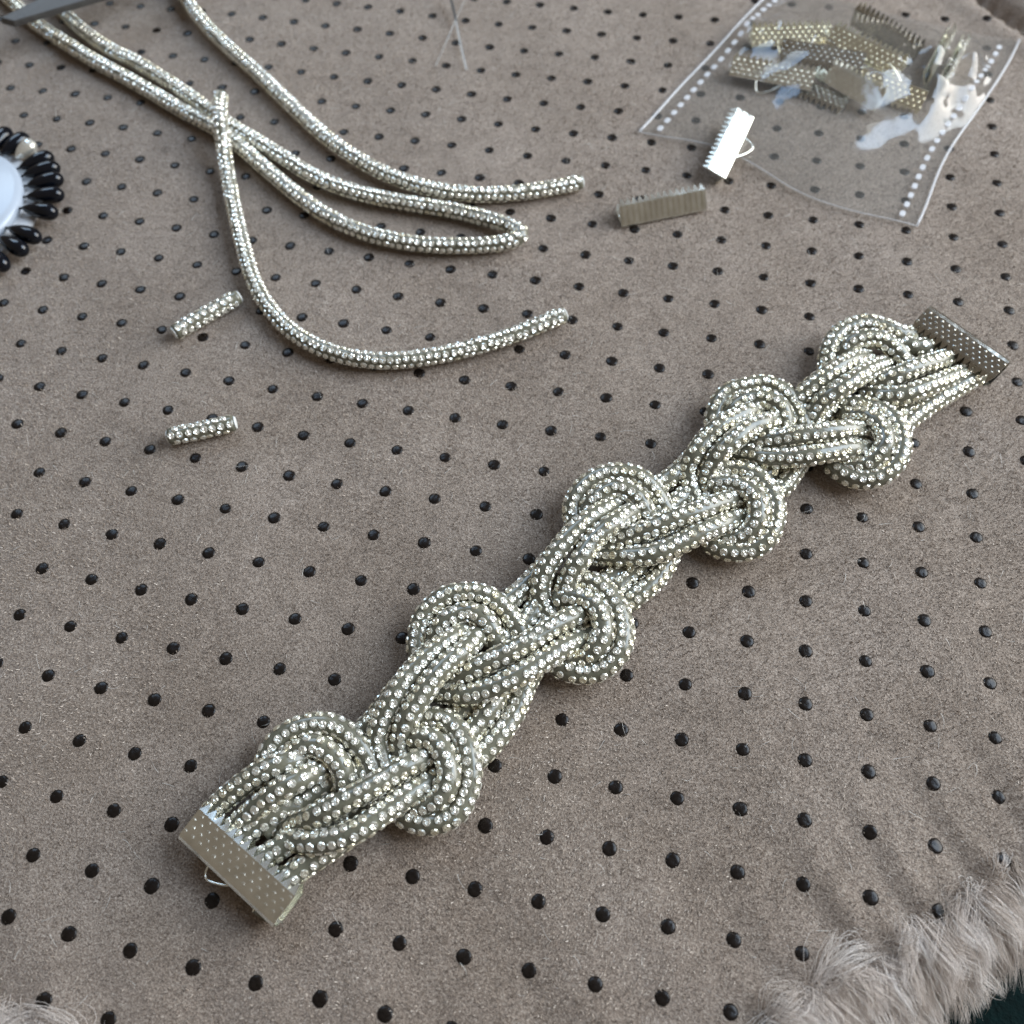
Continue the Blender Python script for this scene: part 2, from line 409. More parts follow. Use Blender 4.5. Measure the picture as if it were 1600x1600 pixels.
# ------------------------------------------------------------------ knotted bracelet
def z2(l): return [(580+x/3.3333, 840+y/3.3333, z) for x, y, z in l]
TPL = {
 'A_out': z2([(275, 690, 3), (250, 590, 3.4), (250, 480, 4.4), (300, 382, 5.4), (400, 308, 6.2), (520, 283, 6.6), (630, 315, 6.4), (715, 395, 5.4), (765, 480, 4.2), (800, 570, 3)]),
 'A_in': z2([(360, 640, 3.2), (342, 560, 4.2), (345, 490, 5.6), (405, 420, 7), (500, 386, 7.8), (585, 425, 7.8), (637, 500, 6.6), (660, 590, 4.4)]),
 'core': z2([(230, 1180, 3), (400, 960, 3), (600, 800, 3.2), (820, 600, 3), (960, 420, 3), (1090, 220, 3)]),
 'core3': z2([(680, 560, 3), (780, 455, 3.2), (870, 360, 3.2), (970, 220, 3)]),
 'core2': z2([(330, 1150, 3), (470, 940, 2.8), (640, 880, 3), (860, 720, 2.8), (980, 520, 3)]),
 'L_a': z2([(110, 1300, 3), (60, 1160, 3.6), (35, 1050, 5.4), (65, 945, 7.6), (125, 830, 9), (205, 715, 9.6), (300, 615, 9.4), (395, 535, 8.2), (470, 485, 6), (530, 450, 3.4)]),
 'L_b': z2([(230, 1270, 3), (170, 1150, 3.6), (160, 1060, 5.6), (195, 950, 8.2), (240, 865, 9.6), (310, 760, 10.4), (395, 660, 10.4), (480, 585, 9.4), (555, 525, 7), (610, 490, 4)]),
 'R_a': z2([(340, 790, 3.4), (430, 738, 5.4), (525, 690, 7.6), (645, 628, 9.2), (775, 562, 9.8), (900, 494, 9.4), (1000, 440, 8.2), (1075, 405, 6.4), (1140, 375, 4)]),
 'R_b': z2([(320, 810, 3.2), (410, 812, 5), (500, 818, 6.8), (625, 788, 8.4), (760, 725, 9), (880, 650, 8.8), (985, 585, 7.9), (1065, 540, 6.4), (1130, 505, 4.4), (1175, 480, 3)]),
 'B_out': z2([(960, 250, 3.8), (1070, 228, 5.2), (1180, 250, 6.2), (1265, 325, 6.8), (1312, 440, 6.8), (1302, 560, 6.2), (1240, 655, 5.2), (1135, 702, 4.4), (1025, 695, 3.8), (940, 640, 3.2)]),
 'B_in': z2([(970, 330, 4.6), (1045, 315, 6.4), (1125, 330, 7.8), (1190, 400, 8.4), (1210, 490, 8.2), (1180, 575, 7), (1105, 625, 5.4), (1020, 640, 4)]),
 'link_r1': z2([(850, 680, 3.4), (800, 790, 3.4), (750, 900, 3.6), (685, 1010, 3.6), (600, 1110, 3.4), (520, 1180, 3)]),
 'link_r2': z2([(720, 720, 3.2), (665, 810, 4), (610, 905, 4.4), (550, 990, 4), (480, 1080, 3.2)]),
 'link_l': z2([(650, 420, 3), (720, 335, 3.6), (800, 262, 4), (880, 172, 3.8), (950, 90, 3.4)]),
}
Aear = [(485, 1184), (721, 975), (957, 783), (1180, 640), (1387, 560)]
Bear = [(668, 1208), (907, 984), (1147, 802), (1344, 693)]
GA = [at(*p, 5)[:2] for p in Aear]; GB = [at(*p, 5)[:2] for p in Bear]
GA.append(GA[4]+(GA[4]-GA[3])*.95); GB.append(GA[4]+(GB[3]-GA[3])*1.0)
T3 = {k: np.array([at(*p) for p in v]) for k, v in TPL.items()}
def unit_map(n):
    S = np.array([[*GA[1], 1], [*GB[1], 1], [*GA[2], 1]]); D = np.array([GA[n], GB[n], GA[n+1]])
    return np.linalg.solve(S, D)
def unit(n, key):
    P = T3[key].copy(); A = unit_map(n)
    if key[:2] in ('A_', 'B_'):                          # loops keep their size, only turn with the chain
        u, _, vt = np.linalg.svd(A[:2]); r = u@vt; src, dst = (GA[1], GA[n]) if key[0] == 'A' else (GB[1], GB[n])
        P[:, :2] = (P[:, :2]-src)@r+dst
    else:
        P[:, :2] = np.c_[P[:, :2], np.ones(len(P))]@A
        if key.startswith('link_r') and n >= 2: P[:, :2] += np.array([-.8, .6])*3.2
    P += rng.normal(0, .16, P.shape); return P
def zz(o, s, l): return np.array([at(o[0]+x/s, o[1]+y/s, z) for x, y, z in l])
Z1 = lambda l: zz((250, 1040), 2.909, l)
Z4 = lambda l: zz((1200, 440), 4.0, l)
ropes = []
ropes += [Z1([(225, 680, 3.4), (270, 632, 4), (370, 545, 6.4), (470, 480, 8), (560, 445, 8.2), (640, 420, 6.4), (700, 400, 3.4)]),
          Z1([(310, 762, 3.4), (360, 720, 4), (450, 640, 7), (540, 570, 9), (620, 525, 9.2), (690, 490, 7), (750, 460, 3.8)]),
          Z1([(450, 893, 3.4), (510, 850, 3.8), (590, 800, 4.4), (680, 760, 4), (770, 700, 3.2)]),
          Z1([(555, 992, 3.4), (625, 935, 3.8), (710, 875, 4.2), (800, 815, 3.8), (900, 740, 3.2)]),
          Z1([(470, 760, 3.2), (610, 650, 3), (760, 540, 3), (900, 450, 3)]),
          Z1([(340, 795, 3.4), (420, 740, 4), (500, 680, 5), (560, 650, 4.6), (640, 640, 3.4)])]
for n in range(5):
    keys = ['A_out', 'A_in', 'R_a', 'R_b', 'B_out', 'B_in', 'link_l', 'link_r1', 'link_r2', 'L_a', 'L_b', 'core', 'core3']
    if n == 0: keys = [k for k in keys if k not in ('L_a', 'L_b', 'link_r1', 'link_r2')]
    if n == 4: keys = [k for k in keys if k not in ('link_r1', 'link_r2', 'core3', 'B_out', 'B_in', 'R_a', 'R_b', 'link_l', 'A_out', 'A_in', 'L_a', 'L_b')]
    for k in keys: ropes.append(unit(n, k))
Z5 = lambda l: zz((1260, 480), 8.0, l)
ropes += [Z5([(270, 860, 3.2), (255, 740, 3.6), (262, 630, 4.4), (300, 480, 5.4), (400, 330, 6), (570, 230, 6.4), (760, 200, 6.6), (950, 245, 6.4), (1130, 325, 6), (1290, 350, 5), (1420, 315, 4)]),
          Z5([(470, 700, 3.6), (485, 570, 5.4), (560, 455, 6.8), (690, 395, 7.6), (830, 385, 7.8), (970, 430, 7.6), (1110, 520, 7), (1200, 640, 5.8), (1240, 780, 4)]),
          Z5([(-230, 1330, 4), (-110, 1150, 6), (60, 990, 8), (220, 870, 9), (370, 775, 9.2), (510, 700, 8.6), (640, 655, 7), (760, 630, 4)]),
          Z5([(60, 1420, 4), (140, 1260, 6.6), (270, 1130, 8.8), (420, 1030, 10), (570, 925, 10.2), (700, 835, 9.6), (830, 765, 8), (950, 720, 5), (1030, 690, 3)]),
          Z4([(800, 330, 3.4), (880, 400, 5), (960, 410, 5.2), (1050, 380, 4.4), (1100, 355, 4)]),
          Z4([(610, 680, 3.6), (690, 640, 6), (800, 590, 8), (920, 540, 8.2), (1040, 500, 7), (1140, 470, 4.8), (1200, 438, 4)]),
          Z4([(600, 700, 3.6), (700, 715, 6), (830, 710, 7.6), (960, 670, 7.8), (1090, 620, 6.4), (1210, 570, 4.6), (1280, 528, 4)]),
          Z4([(760, 980, 3), (850, 900, 3.4), (930, 830, 3.6), (1060, 740, 3.8), (1200, 655, 4), (1300, 600, 4), (1345, 568, 4)])]
bracelet = empty('knotted_bracelet', at(880, 880, 0))
tag(bracelet, 'thick knotted bracelet of rhinestone ropes with a silver crimp clasp at each end', 'bracelet')
rope_set(bracelet, ropes, 'rope_strand', 300)

# ------------------------------------------------------------------ ribbon crimp ends
def plate_geo(L, W, th, sgn, nb=(13, 4), ribs=False):
    """plate in local x (length), y (0 = hinge .. W = free edge); outer face at +z*sgn"""
    bev = .35; P = []
    xs = [-L/2, -L/2+bev, L/2-bev, L/2]; V = []; F = []
    prof = [(0, 0), (W, 0)]
    V, F = boxm((0, W/2, 0), (L, W, th)); P.append((V, F))
    if ribs:
        for c in range(15): P.append(boxm((-L/2+L*(c+.5)/15, W*.52, -sgn*(th/2+.05)), (.5, W*.86, .5)))
    for r in range(nb[1]):
        for c in range(nb[0]):
            x = -L/2+L*(c+.5+(.25 if r % 2 else -.25))/nb[0]; y = W*(r+.6)/(nb[1]+.2); k = 6; v = []; f = []
            for (q, h) in ((.46, 0), (.28, .15)):
                for j in range(k): a = 2*math.pi*j/k; v.append((x+q*math.cos(a), y+q*math.sin(a), sgn*(th/2+h-.02)))
            v.append((x, y, sgn*(th/2+.20)))
            for j in range(k):
                j2 = (j+1) % k; A = (j, j2, k+j2, k+j); B = (k+j, k+j2, 2*k)
                f.append(A if sgn > 0 else A[::-1]); f.append(B if sgn > 0 else B[::-1])
            P.append((np.array(v), f))
    return join(P)
def teeth_geo(L, W, th, sgn, n=14, ln=1.7, bend=.9):
    P = []
    for c in range(n):
        x0 = -L/2+L*c/n; x1 = x0+L/n; xm = (x0+x1)/2; h = th*.42; zb = -sgn*bend
        v = np.array([(x0, W, -h), (x1, W, -h), (x1, W, h), (x0, W, h), (xm-.12, W+ln, zb-h*.6), (xm+.12, W+ln, zb-h*.6), (xm+.12, W+ln, zb+h*.6), (xm-.12, W+ln, zb+h*.6)])
        P.append((v, [(0, 1, 5, 4), (1, 2, 6, 5), (2, 3, 7, 6), (3, 0, 4, 7), (4, 5, 6, 7)]))
    return join(P)
def xform(V, M): return V@M[:, :3].T+M[:, 3]
def frame_from(h0, h1, e):
    x = h1-h0; Lh = np.linalg.norm(x); x /= Lh; c = (h0+h1)/2
    y = e-c; y -= x*(y@x); y /= np.linalg.norm(y); z = np.cross(x, y)
    return np.c_[x, y, z, c]
def rotx(a):
    c, s = math.cos(a), math.sin(a); return np.array([[1, 0, 0], [0, c, -s], [0, s, c]])
def crimp_parts(parent, M, L, W, angle, gap, material, loop_off=0.0, flip=1, sub=False, face=1, loop_k=1.0):
    """two plates hinged along local x. angle: opening of the second plate (rad); gap: separation when closed"""
    th = .55
    for k, sg in ((0, 1), (1, -1)):
        V, F = plate_geo(L, W, th, sg*flip*face, ribs=face == -1); Tv, Tf = teeth_geo(L, W, th, sg*flip)
        if k == 1: R = rotx(-angle*flip); off = np.array([0, 0, -gap*flip])
        else: R = np.eye(3); off = np.zeros(3)
        V = xform(V@R.T+off, M); Tv = xform(Tv@R.T+off, M)
        p = part('plate', V, F, material, parent, False); t = part('tooth_row', Tv, Tf, material, p if not sub else parent, False)
    # rounded spine
    n = 8; r = max(gap/2+th/2, .5); A = np.linspace(math.pi/2, 3*math.pi/2, n); prof = []
    for a in A: prof.append((r*math.cos(a)*.8, r*math.sin(a)))
    for a in A[::-1]: prof.append(((r-th)*math.cos(a)*.8 if r > th else 0, (r-th)*math.sin(a)))
    V = []; F = []; m_ = len(prof)
    for x in (-L/2, L/2):
        for (y, z) in prof: V.append((x, y, z-gap*flip/2 if gap else z*.55))
    for j in range(m_): j2 = (j+1) % m_; F.append((j, j2, m_+j2, m_+j))
    F.append(tuple(range(m_-1, -1, -1))); F.append(tuple(range(m_, 2*m_)))
    part('spine', xform(np.array(V), M), F, material, parent, False)
    if face == -1: return
    lp = np.array([(-4.2, .2, 0), (-3.9, -1.4, 0), (-3.4, -2.9, 0), (-2.6, -3.5, 0), (-1.4, -3.3, 0), (1.4, -1.9, 0), (4.0, .2, 0)])*np.array([1, loop_k, 1])+np.array([loop_off, -.3, -gap*flip/2])
    C, _ = catmull(xform(lp, M), .3); V, F = tube(C, .24, 8); part('wire_loop', V, F, material, parent)
L0 = 25.4
# clasp ends of the bracelet
def clasp(h0, h1, e, material, gap, loop_off, label, loop_k=1.0):
    h0, h1, e = at(*h0), at(*h1), at(*e); M = frame_from(h0, h1, e)
    if M[2, 2] < 0: M = frame_from(h1, h0, e); loop_off = -loop_off
    o = empty('crimp_end', M[:, 3]-org(bracelet)); o.parent = bracelet; o['label'] = label
    crimp_parts(o, M, np.linalg.norm(h1-h0), 5.4 if loop_k == 1 else 4.7, 0.0, gap, material, loop_off, 1, True, 1, loop_k)
clasp((284, 1300, 7.0), (432, 1438, 7.0), (388, 1325, 8.3), METAL, 4.2, -1.2, 'pale silver crimp end with wire loop, nearest the camera')
clasp((1449, 482, 9.6), (1574, 569, 9.6), (1484, 539, 8.2), METAL_DARK_REFL, 4.2, 0.5, 'crimp end at the far end, a dark reflection put into its colour', .5)

def crimp(h0, h1, e, open_deg, label, flip=1, material=METAL, loop_off=0.0, face=1):
    a, b, c = at(*h0), at(*h1), at(*e)
    if open_deg < 0: flip = -1; open_deg = -open_deg
    M = frame_from(a, b, c)
    o = empty('ribbon_crimp', M[:, 3])
    tag(o, label, 'crimp', 'loose ribbon crimps')
    crimp_parts(o, M, L0, 5.4, math.radians(open_deg), 0.0, material, loop_off, flip, False, face)
    return o
crimp((975, 352, .9), (1100, 327, .9), (1030, 309, 5.2), 48, 'open silver crimp lying on the velour outside the bag', 1, METAL, 0.0, -1)
def tilted(pts, n, zc):
    c = np.mean([at(*p, zc)[:2] for p in pts], 0); out = []
    for p in pts:
        z = zc
        for _ in range(4): q = at(*p, z); z = zc-(n[0]*(q[0]-c[0])+n[1]*(q[1]-c[1]))/n[2]
        out.append((*p, z))
    return out
tp = tilted([(1176, 184), (1132, 278), (1134, 210)], (.29, -.15, .94), 4.6)
crimp(*tp, 75, 'crimp with a white glaring face at the bag mouth', -1)
crimp((1140, 116, 3.4), (1266, 140, 3.4), (1207, 94, 7.2), 55, 'dimpled crimp in front of the bagged pile, wire loop below', 1)
crimp((1182, 71, 3.0), (1290, 67, 3.0), (1241, 38, 6.8), 50, 'dimpled crimp at the back left of the bagged pile', 1, METAL_WARM_REFL)
crimp((1289, 66, 5.5), (1401, 122, 5.5), (1356, 70, 9.0), 45, 'crimp toned for a warm reflection, sloping down at the right of the bagged pile', 1, METAL_WARM_REFL)
crimp((1226, 62, 9.5), (1352, 84, 9.5), (1294, 92, 8.0), 30, 'crimp toned for a dark reflection, lying across the top of the bagged pile', -1, METAL_DARK_REFL)
crimp((1262, 112, 3.0), (1366, 173, 3.0), (1332, 118, 7.4), 40, 'slanting crimp with bright teeth at the bottom of the bagged pile', 1)
crimp((1344, 107, 6.5), (1432, 138, 5.5), (1374, 142, 3.0), 60, 'crimp at the lower right end of the bagged pile', -1, METAL_WARM_REFL)
crimp((1330, 38, 2.5), (1424, 97, 2.5), (1390, 56, 6.0), 40, 'crimp toned for a dark reflection at the far back right of the bagged pile', 1, METAL_DARK_REFL)
crimp((1222, 112, 1.6), (1318, 150, 1.6), (1262, 142, 1.4), 25, 'smooth crimp toned for a dark reflection, half hidden under the front of the pile', -1, METAL_DARK_REFL)
crimp((1446, 138, 1.0), (1483, 68, 1.0), (1465, 98, 6.2), 25, 'crimp standing edge on, teeth up, right of the bagged pile', 1)
crimp((1468, 150, 1.0), (1503, 84, 1.0), (1487, 113, 6.2), 25, 'crimp standing edge on under the crumpled film', 1)

# ------------------------------------------------------------------ clear bag
BL, BR, TR, TL = [at(*p, .8) for p in ((998, 206), (1425, 352), (1587, 66), (1212, -22))]
nu, nv = 70, 70
def bag_sheet(top):
    V = []
    heap = at(1320, 100, 3)[:2]; cr = at(1500, 115, 3)[:2]; cl = at(1165, 40, 3)[:2]
    for b in range(nv+1):
        for a in range(nu+1):
            u, v = a/nu, b/nv
            mouth = .055*math.sin(math.pi*u)*(1-v)*math.sin(u*5.2+.5)
            p = (BL*(1-u)+BR*u)*(1-v-mouth)+(TL*(1-u)+TR*u)*(v+mouth)
            p = p+(BR-BL)/85*(1.5*math.sin(v*7+2)*u*u+.25*math.sin(v*13+1))*(.3+abs(u-.5))
            edge = min(u, 1-u)*8; edge = min(1, edge)*min(1, (1-v)*8+.0); edge = max(0, edge)
            d = np.linalg.norm(p[:2]-heap); z = 10.5*math.exp(-(d/27)**2)
            z += 2.0*math.exp(-(np.linalg.norm(p[:2]-at(1140, 215, 3)[:2])/14)**2)
            dr = np.linalg.norm(p[:2]-cr); dl = np.linalg.norm(p[:2]-cl)
            s = u*84; t = v*90
            wr = math.exp(-(dr/17)**2); wl = math.exp(-(dl/13)**2)
            z += wr*(4.2+2.6*math.sin(s*.42+t*.20)+1.3*math.sin(s*.21-t*.5+1))+wl*(3.2+2.2*math.sin(s*.5+t*.1)+1.0*math.sin(t*.45))
            z += .3*math.sin(s*.13+t*.09)+.2*math.sin(s*.31-t*.22+2)+.22*abs(math.sin(s*.17+t*.05))
            q = p.copy(); q[2] = .5+zat(p[0], p[1])*.8
            if top: q[2] += .35+max(0, z+.8)*edge*(.35+.65*min(1, v*3+.1))
            V.append(q)
    F = [(b*(nu+1)+a, b*(nu+1)+a+1, (b+1)*(nu+1)+a+1, (b+1)*(nu+1)+a) for b in range(nv) for a in range(nu)]
    return np.array(V), F
bag = empty('plastic_bag', (BL+BR+TL+TR)/4)
tag(bag, 'clear plastic bag with dashed sealed side edges, holding silver crimps', 'bag')
v, f = bag_sheet(True); top_o = part('top_film', v, f, FILM, bag); VT = v
v, f = bag_sheet(False); part('bottom_film', v, f, FILM, bag)
def seam(u):
    col = 0 if u == 0 else nu
    C = np.array([VT[b*(nu+1)+col] for b in range(0, nv+1, 2)])+np.array([0, 0, .1])
    V, F = tube(C, .42, 6); s = part('sealed_edge', V, F, SEAL, bag)
    inn = 4 if u == 0 else nu-4
    D = np.array([VT[b*(nu+1)+inn] for b in range(nv+1)])+np.array([0, 0, .35])
    L = np.r_[0, np.cumsum(np.linalg.norm(np.diff(D, axis=0), axis=1))]
    for q in np.arange(3, L[-1]-2, 4.1):
        a = np.array([np.interp(q-1.25, L, D[:, k]) for k in range(3)]); b = np.array([np.interp(q+1.25, L, D[:, k]) for k in range(3)])
        x = (b-a); ln = np.linalg.norm(x); x /= ln; y = np.cross([0, 0, 1.0], x); y /= np.linalg.norm(y); z = np.cross(x, y)
        M = np.c_[x, y, z, (a+b)/2]
        V = np.array([(sx*ln/2*kx, sy*.72*ky, h) for h, kx, ky in ((-.12, 1, .7), (.1, .9, .6)) for sx, sy in ((-1, -1), (1, -1), (1, 1), (-1, 1))])
        V2 = np.array([(sx*ln/2*.7, sy*.95, h) for h in (-.12, .1) for sx, sy in ((-1, -1), (1, -1), (1, 1), (-1, 1))])
        Fb = [(3, 2, 1, 0), (4, 5, 6, 7), (0, 1, 5, 4), (1, 2, 6, 5), (2, 3, 7, 6), (3, 0, 4, 7)]
        V, Fj = join([(V, Fb), (V2*np.array([1, .8, 1.1]), Fb)])
        part('seal_dash', xform(V, M), Fj, SEAL, bag, False)
seam(0); seam(1)
V, F = tube(VT[:nu+1:2]+np.array([0, 0, .05]), .16, 6); part('mouth_edge', V, F, SEAL, bag)

# ------------------------------------------------------------------ loose rhinestone ropes
def rope_thing(name, label, P, cat='rope', limit=300, minpx=9.0):
    G = ground_path(P); o = empty(name, (G[0][0], G[0][1], 0)); tag(o, label, cat, 'loose rhinestone ropes')
    rope_set(o, [G], 'tube', limit, minpx, CORE, 2.02); return o
zf = lambda l: [(330+x/2.667, 180+y/2.667) + tuple(r) for x, y, *r in l]
rope_thing('rhinestone_rope', 'uppermost loose rhinestone rope sweeping from the top edge to its cut end',
           [(255, -60), (285, -12), (312, 28), (352, 70), (400, 112), (442, 152), (482, 190), (520, 222), (562, 250), (605, 273), (655, 291), (705, 302), (760, 306), (820, 301), (870, 292), (908, 284)])
rope_thing('rhinestone_rope', 'loose rhinestone rope folded into a narrow hairpin in the middle',
           [(50, -40), (90, 8), (128, 46), (170, 76), (212, 97), (250, 119), (290, 145), (330, 174), (368, 200), (405, 222)] +
           zf([(300, 175), (420, 250), (560, 308), (700, 345), (850, 372), (1000, 398), (1150, 435), (1250, 468, .5), (1292, 498, 1), (1255, 525, .5), (1170, 541), (1050, 545), (900, 540), (750, 518), (600, 476), (460, 405), (340, 318), (235, 228), (135, 140)]) +
           [(350, 208), (325, 193), (285, 172), (240, 146), (195, 121), (150, 97), (100, 66), (54, 34), (21, 4), (-25, -40)])
rope_thing('rhinestone_rope', 'loose rhinestone rope hanging in a J curve over the folded one',
           [(345, 148, 5.2), (343, 175, 6.2), (345, 200, 5.6), (349, 232, 2.4), (357, 282), (367, 332), (379, 382), (394, 432), (416, 474), (450, 512), (492, 539), (540, 556), (590, 563), (640, 561), (700, 551), (760, 536), (820, 517), (881, 492)])
rope_thing('rope_offcut', 'short rhinestone rope offcut, the upper one beside the long J curve', [(274, 521), (306, 502), (340, 482), (372, 464)], 'offcut')
rope_thing('rope_offcut', 'short rhinestone rope offcut, the lower one lying nearly level', [(265, 683), (298, 677), (332, 669), (366, 661)], 'offcut')

# ------------------------------------------------------------------ black bead ornament at the left edge
bc = np.array([-209.0, 77.0]); RO = 30.0
orn = empty('bead_brooch', (bc[0], bc[1], 0)); tag(orn, 'white disc brooch edged with black glass drop beads, cut by the left edge', 'brooch')
def lathe(prof, k, c):
    V = []; F = []
    for r, z in prof:
        for j in range(k): a = 2*math.pi*j/k; V.append((c[0]+r*math.cos(a), c[1]+r*math.sin(a), c[2]+z))
    for L in range(len(prof)-1):
        for j in range(k): F.append((L*k+j, L*k+(j+1) % k, (L+1)*k+(j+1) % k, (L+1)*k+j))
    F.append(tuple((len(prof)-1)*k+j for j in range(k))); return np.array(V), F
v, f = lathe([(25.5, .2), (26.5, .8), (26.5, 1.8), (25.8, 2.4), (10, 2.5)], 64, (bc[0], bc[1], 0)); part('base', v, f, FELT, orn)
v, f = lathe([(21.5, 2.4), (22.6, 3.2), (22.8, 4.6), (22.2, 5.6), (20.5, 6.2), (14, 6.9), (4, 7.1)], 64, (bc[0], bc[1], 0)); part('centre_disc', v, f, WHITE, orn)
def drop(p0, p1, R):
    """teardrop from narrow end p0 to round end p1"""
    x = p1-p0; L = np.linalg.norm(x); x /= L; t = np.array([0, .05, .12, .25, .4, .55, .7, .82, .91, .97, 1.0])
    r = R*np.array([.14, .26, .44, .68, .86, .97, 1.0, .93, .74, .45, .05]); C = p0+np.outer(t*L, x)
    return tube(C, r, 14)
angs = [-33, -21.5, -12, 6.4, 17.8, 29.4, 39.7, 50, 61, 71.5, 82]+[92.5+10.2*k for k in range(23)]
for k, deg in enumerate(angs):
    a = math.radians(deg+random.uniform(-.8, .8)); d = np.array([math.cos(a), math.sin(a), 0]); c3 = np.array([bc[0], bc[1], 0])
    tilt = random.uniform(-.25, .25); d2 = np.array([math.cos(a+tilt*.4), math.sin(a+tilt*.4), 0])
    p0 = c3+d*23.6+np.array([0, 0, 4.4+random.uniform(-.4, .4)]); p1 = c3+d*23.6+d2*10.5+np.array([0, 0, 3.5+random.uniform(-.3, .3)])
    if k == 8:
        V, F = drop(p0+d*1.5, p1-d*1.5+np.array([0, 0, 1.5]), 2.3); part('crystal_bead', V, F, STONE, orn, False); continue
    V, F = drop(p0, p1, 2.45); b = part('drop_bead', V, F, JET, orn)
    s0 = c3+d*21.8+np.array([0, 0, 2.9]); C, _ = catmull(np.array([s0, c3+d*22.6+np.array([0, 0, 4.2]), p0+d2*.6]), .5); V, F = tube(C, .38, 6); part('wire_stem', V, F, WIRE, b)

# ------------------------------------------------------------------ scissors at the top left corner
bl = [at(2, 33, 12), at(60, 4, 12.5), at(150, -40, 13), at(420, -190, 15), at(440, -165, 15), at(165, -4, 13), at(100, 15, 12.5), at(22, 38, 12)]
sc = empty('scissors', (bl[3][0], bl[3][1], 0)); tag(sc, 'dull grey scissor blade over the ropes in the top left corner', 'scissors')
n = len(bl); B_ = np.array(bl); cm = B_.mean(0)
V = np.vstack([B_+[0, 0, 0], cm+(B_-cm)*np.array([.985, .985, 1])+[0, 0, 1.0], B_-[0, 0, .9]])
F = [(j, (j+1) % n, n+(j+1) % n, n+j) for j in range(n)]+[(2*n+(j+1) % n, 2*n+j, j, (j+1) % n)[::-1] for j in range(n)]+[tuple(range(n, 2*n)), tuple(range(3*n-1, 2*n-1, -1))]
part('blade', V, F, STEEL, sc, False)
hc = at(560, -250, 8); ring = np.array([hc+np.array([16*math.cos(t)*1.35, 16*math.sin(t), 0]) for t in np.linspace(0, 2*math.pi, 20)])
C, _ = catmull(ring, 2); V, F = tube(C, 3.2, 8, False); part('finger_ring', V, F, DARKLINE, sc)
C, _ = catmull(np.array([at(405, -180, 14), at(450, -200, 12), at(500, -225, 9)]), 2); V, F = tube(C, 3.0, 8); part('shank', V, F, STEEL, sc)

# ------------------------------------------------------------------ clear line ends at the top
def strip(P, wd, th, m_, name, parent):
    C, _ = catmull(np.array([at(*p) for p in P]), 1.0); T, N, B = frames(C); V = []; F = []
    for c, nn, b in zip(C, N, B):
        for sx, sz in ((-1, -1), (1, -1), (1, 1), (-1, 1)): V.append(c+b*sx*wd/2+nn*sz*th/2)
    for i in range(len(C)-1):
        for j in range(4): F.append((i*4+j, i*4+(j+1) % 4, (i+1)*4+(j+1) % 4, (i+1)*4+j))
    F += [(3, 2, 1, 0), tuple((len(C)-1)*4+j for j in range(4))]; return part(name, V, F, m_, parent, False)
ln = empty('nylon_strip', at(712, 40)); tag(ln, 'flat clear nylon strip with a dark upper end, lying at the top centre', 'line')
strip([(697, -40, 6), (704, -4, 3.6), (709, 16, 2.4), (712.5, 33, 1.6)], .75, .5, DARKLINE, 'dark_end', ln)
strip([(712.5, 33, 1.6), (718, 62, 1.3), (724, 88, 1.1), (729, 109, .9)], .75, .25, NYLON, 'clear_end', ln)
l2 = strip([(740, -30, 4), (726, 0, 2.6), (712, 31, 2.4), (697, 66, 1.4), (680, 104, .9)], .20, .20, NYLON, 'nylon_thread', None)
tag(l2, 'hair thin clear thread crossing the nylon strip at the top centre', 'thread')

# ------------------------------------------------------------------ faux fur trim
def strands(name, roots, dirs, lens, rad, lay, curl, seg, tint, material, clump=None):
    n = len(roots); t = np.linspace(0, 1, seg+1)
    Pn = np.zeros((n, seg+1, 3)); d = dirs.copy(); p = roots.copy(); Pn[:, 0] = p
    for s in range(seg):
        d = d+lay*(1.0/seg)+curl*(math.sin(s*1.7)*.5/seg); d /= np.linalg.norm(d, axis=1)[:, None]
        p = p+d*(lens/seg)[:, None]; Pn[:, s+1] = p
    if clump is not None:
        w_ = (t**1.3)[None, :, None]*.74; cp = Pn[clump]; Pn = Pn*(1-w_)+(cp+ (Pn[:, :1]-cp[:, :1])*.25)*w_
    T = np.gradient(Pn, axis=1); T /= np.linalg.norm(T, axis=2)[:, :, None]+1e-9
    a = np.cross(T, np.array([.3, .5, .81])); a /= np.linalg.norm(a, axis=2)[:, :, None]+1e-9; b = np.cross(T, a)
    r = rad*(1-.85*t**1.5)[None, :, None]; V = np.zeros((n, seg+1, 3, 3))
    for k in range(3): V[:, :, k] = Pn+r*(math.cos(2.094*k)*a+math.sin(2.094*k)*b)
    idx = np.arange(n*(seg+1)*3).reshape(n, seg+1, 3); F = []
    for k in range(3):
        k2 = (k+1) % 3; F.append(np.stack([idx[:, :-1, k], idx[:, :-1, k2], idx[:, 1:, k2], idx[:, 1:, k]], -1).reshape(-1, 4))
    me = fast_mesh(name, V.reshape(-1, 3), np.concatenate(F), material, True)
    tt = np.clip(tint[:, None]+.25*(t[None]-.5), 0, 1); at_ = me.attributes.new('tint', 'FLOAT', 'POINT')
    at_.data.foreach_set('value', np.repeat(tt[:, :, None], 3, 2).ravel().astype(np.float32)); return put(name, me)
